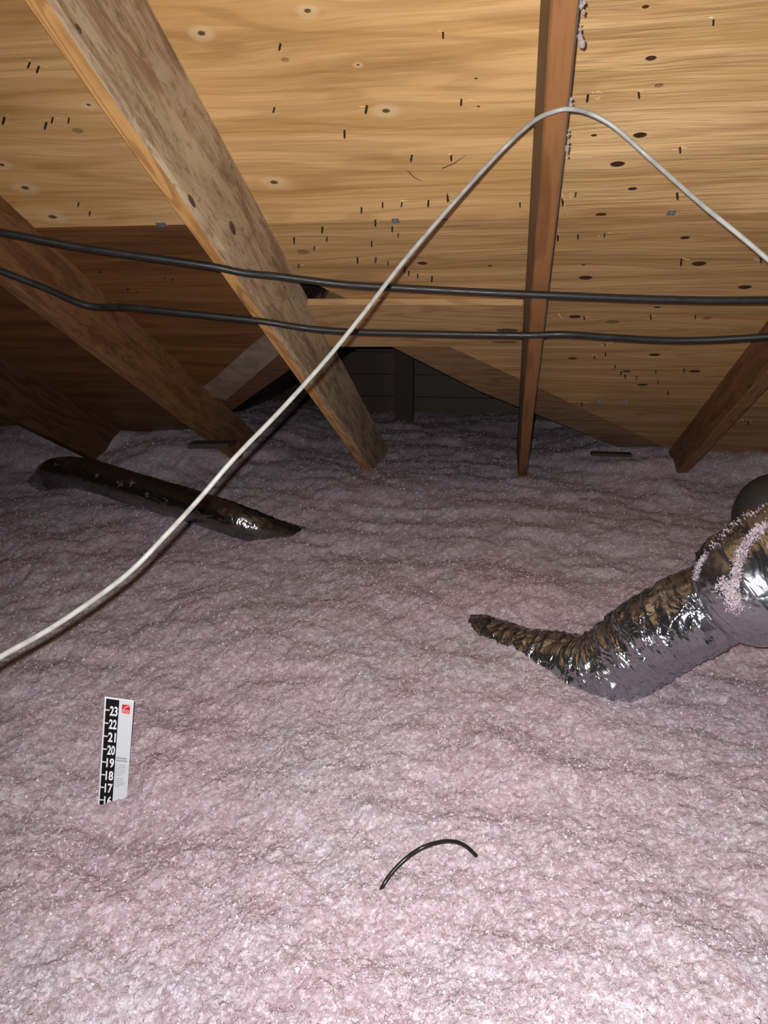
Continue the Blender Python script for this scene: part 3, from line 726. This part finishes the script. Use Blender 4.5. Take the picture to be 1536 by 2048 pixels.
# ------------------------------------------------------------------ insulation depth ruler
Bp = on_ins(196, 1612); dxy = Vector((Bp.x, Bp.y, 0)).normalized(); nrm = -dxy
def on_plane(px, py):
    d = ray(px, py); t = (Bp-Vector((0, 0, CZ))).dot(dxy)/d.dot(dxy); return Vector((0, 0, CZ))+d*t
P0 = on_plane(195, 1618); P1 = on_plane(209.5, 1393); P2 = on_plane(268, 1401)
vy = (P1-P0).normalized(); vx = (P2-P1); W = vx.length; vx = vx.normalized()
Ht = (P1-P0).length; IN = Ht/225*25.75*1.0; front = -(vx.cross(vy)) if (vx.cross(vy)).dot(nrm) < 0 else vx.cross(vy)
def rp(u, v, o=0.0): return P1 + vx*u - vy*v + front*o          # u right, v down from the top-left corner
ruler = empty('depth_ruler', rp(W/2, Ht)); tag(ruler, 'white insulation depth ruler with black numbered strip, standing in pink insulation', 'ruler')
def plate(name, u0, v0, u1, v1, o0, o1, mat, par=None):
    p = [rp(u0, v0, o0), rp(u1, v0, o0), rp(u1, v1, o0), rp(u0, v1, o0)]
    v, f = prism(p, front*(o1-o0)); return obj(name, v, f, mat, par or ruler)
plate('card', 0, 0, W, Ht*1.35, -.0012, 0, M['white'])
plate('card_edge', 0, 0, W, .0022, 0, .0003, M['edge']); 
bw0, bw1 = W*.055, W*.50
plate('scale_strip', bw0, .0035, bw1, Ht*1.3, 0, .0003, M['ink'])
def text(name, s, u, v, hgt, mat, xs=.62, bold=.03, rotw=None):
    c = bpy.data.curves.new('t', 'FONT'); c.body = s; c.size = 1.0; c.offset = bold; c.resolution_u = 4; c.align_x = 'LEFT'; c.extrude = .004
    to = bpy.data.objects.new('t', c); link(to); bpy.context.view_layer.update()
    me = bpy.data.meshes.new_from_object(to.evaluated_get(bpy.context.evaluated_depsgraph_get()))
    vs = [x.co.copy() for x in me.vertices]; fs = [tuple(p.vertices) for p in me.polygons]
    bpy.data.objects.remove(to); bpy.data.curves.remove(c); bpy.data.meshes.remove(me)
    x0 = min(q.x for q in vs); x1 = max(q.x for q in vs); y0 = min(q.y for q in vs); y1 = max(q.y for q in vs)
    k = hgt/(y1-y0); kx = (rotw/(x1-x0)) if rotw else k*xs
    V = [rp(u+(q.x-x0)*kx, v-(q.y-y0)*k, .0005+max(0, q.z)*.02) for q in vs]
    return obj(name, V, fs, mat, ruler)
i0 = IN*.98
for i, num in enumerate(range(23, 15, -1)):
    vc = i0+i*IN
    plate('tick_mark', W*.02, vc-.0011-.0003, W*.185, vc+.0009, .0004, .0007, M['edge'])
    text('number', str(num), W*.20, vc+IN*.40, IN*.74, M['edge'], bold=.028, rotw=W*.265)
# red emblem with a pale arc and two lines of lettering
e0, e1, f0, f1 = W*.605, W*.885, IN*.40, IN*1.06
plate('emblem', e0, f0, e1, f1, .0002, .0005, M['red'])
V = []; Fc = []
for k in range(13):
    a = math.pi/2*k/12; cx_, cy_ = e0+(e1-e0)*.98, f0+(f1-f0)*1.15
    for rr_ in (1.04, .97): V.append(rp(cx_-(e1-e0)*.93*math.cos(a)*rr_, cy_-(f1-f0)*1.05*math.sin(a)*rr_, .0007))
Fc = [(2*k, 2*k+1, 2*k+3, 2*k+2) for k in range(12)]
V2 = [p+front*.0002 for p in V]; n_ = len(V)
obj('emblem_arc', V+V2, [tuple(reversed(q)) for q in Fc]+[tuple(i+n_ for i in q) for q in Fc], M['pale_red'], ruler)
text('emblem_lettering', 'OWENS', e0+(e1-e0)*.22, f0+(f1-f0)*.74, (f1-f0)*.15, M['pale_red'], bold=.01, rotw=(e1-e0)*.70)
text('emblem_lettering', 'CORNING', e0+(e1-e0)*.10, f0+(f1-f0)*.92, (f1-f0)*.15, M['pale_red'], bold=.01, rotw=(e1-e0)*.82)
text('heading', 'INSTALLING', W*.53, IN*4.62, IN*.13, M['text'], bold=.03, rotw=W*.36)
text('heading', 'INSULATION', W*.53, IN*4.82, IN*.13, M['text'], bold=.03, rotw=W*.38)
V = []; Fc = []
for row, (vv_, ww) in enumerate([(5.06, .36), (5.22, .34), (5.38, .36), (5.54, .34), (5.70, .32), (5.86, .22), (6.14, .30), (6.30, .26), (6.46, .36), (6.62, .32), (6.78, .18)]):
    u = .53
    while u < .53+ww:
        l = random.uniform(.03, .07); l = min(l, .53+ww-u)
        p = [rp(W*u, IN*vv_, .0004), rp(W*(u+l), IN*vv_, .0004), rp(W*(u+l), IN*(vv_+.07), .0004), rp(W*u, IN*(vv_+.07), .0004)]
        n0 = len(V); a_, b_ = prism(p, front*.0001); V += a_; Fc += [tuple(i+n0 for i in q) for q in b_]; u += l+.012
tag(obj('fine_print', V, Fc, M['smalltext'], ruler), kind='stuff')
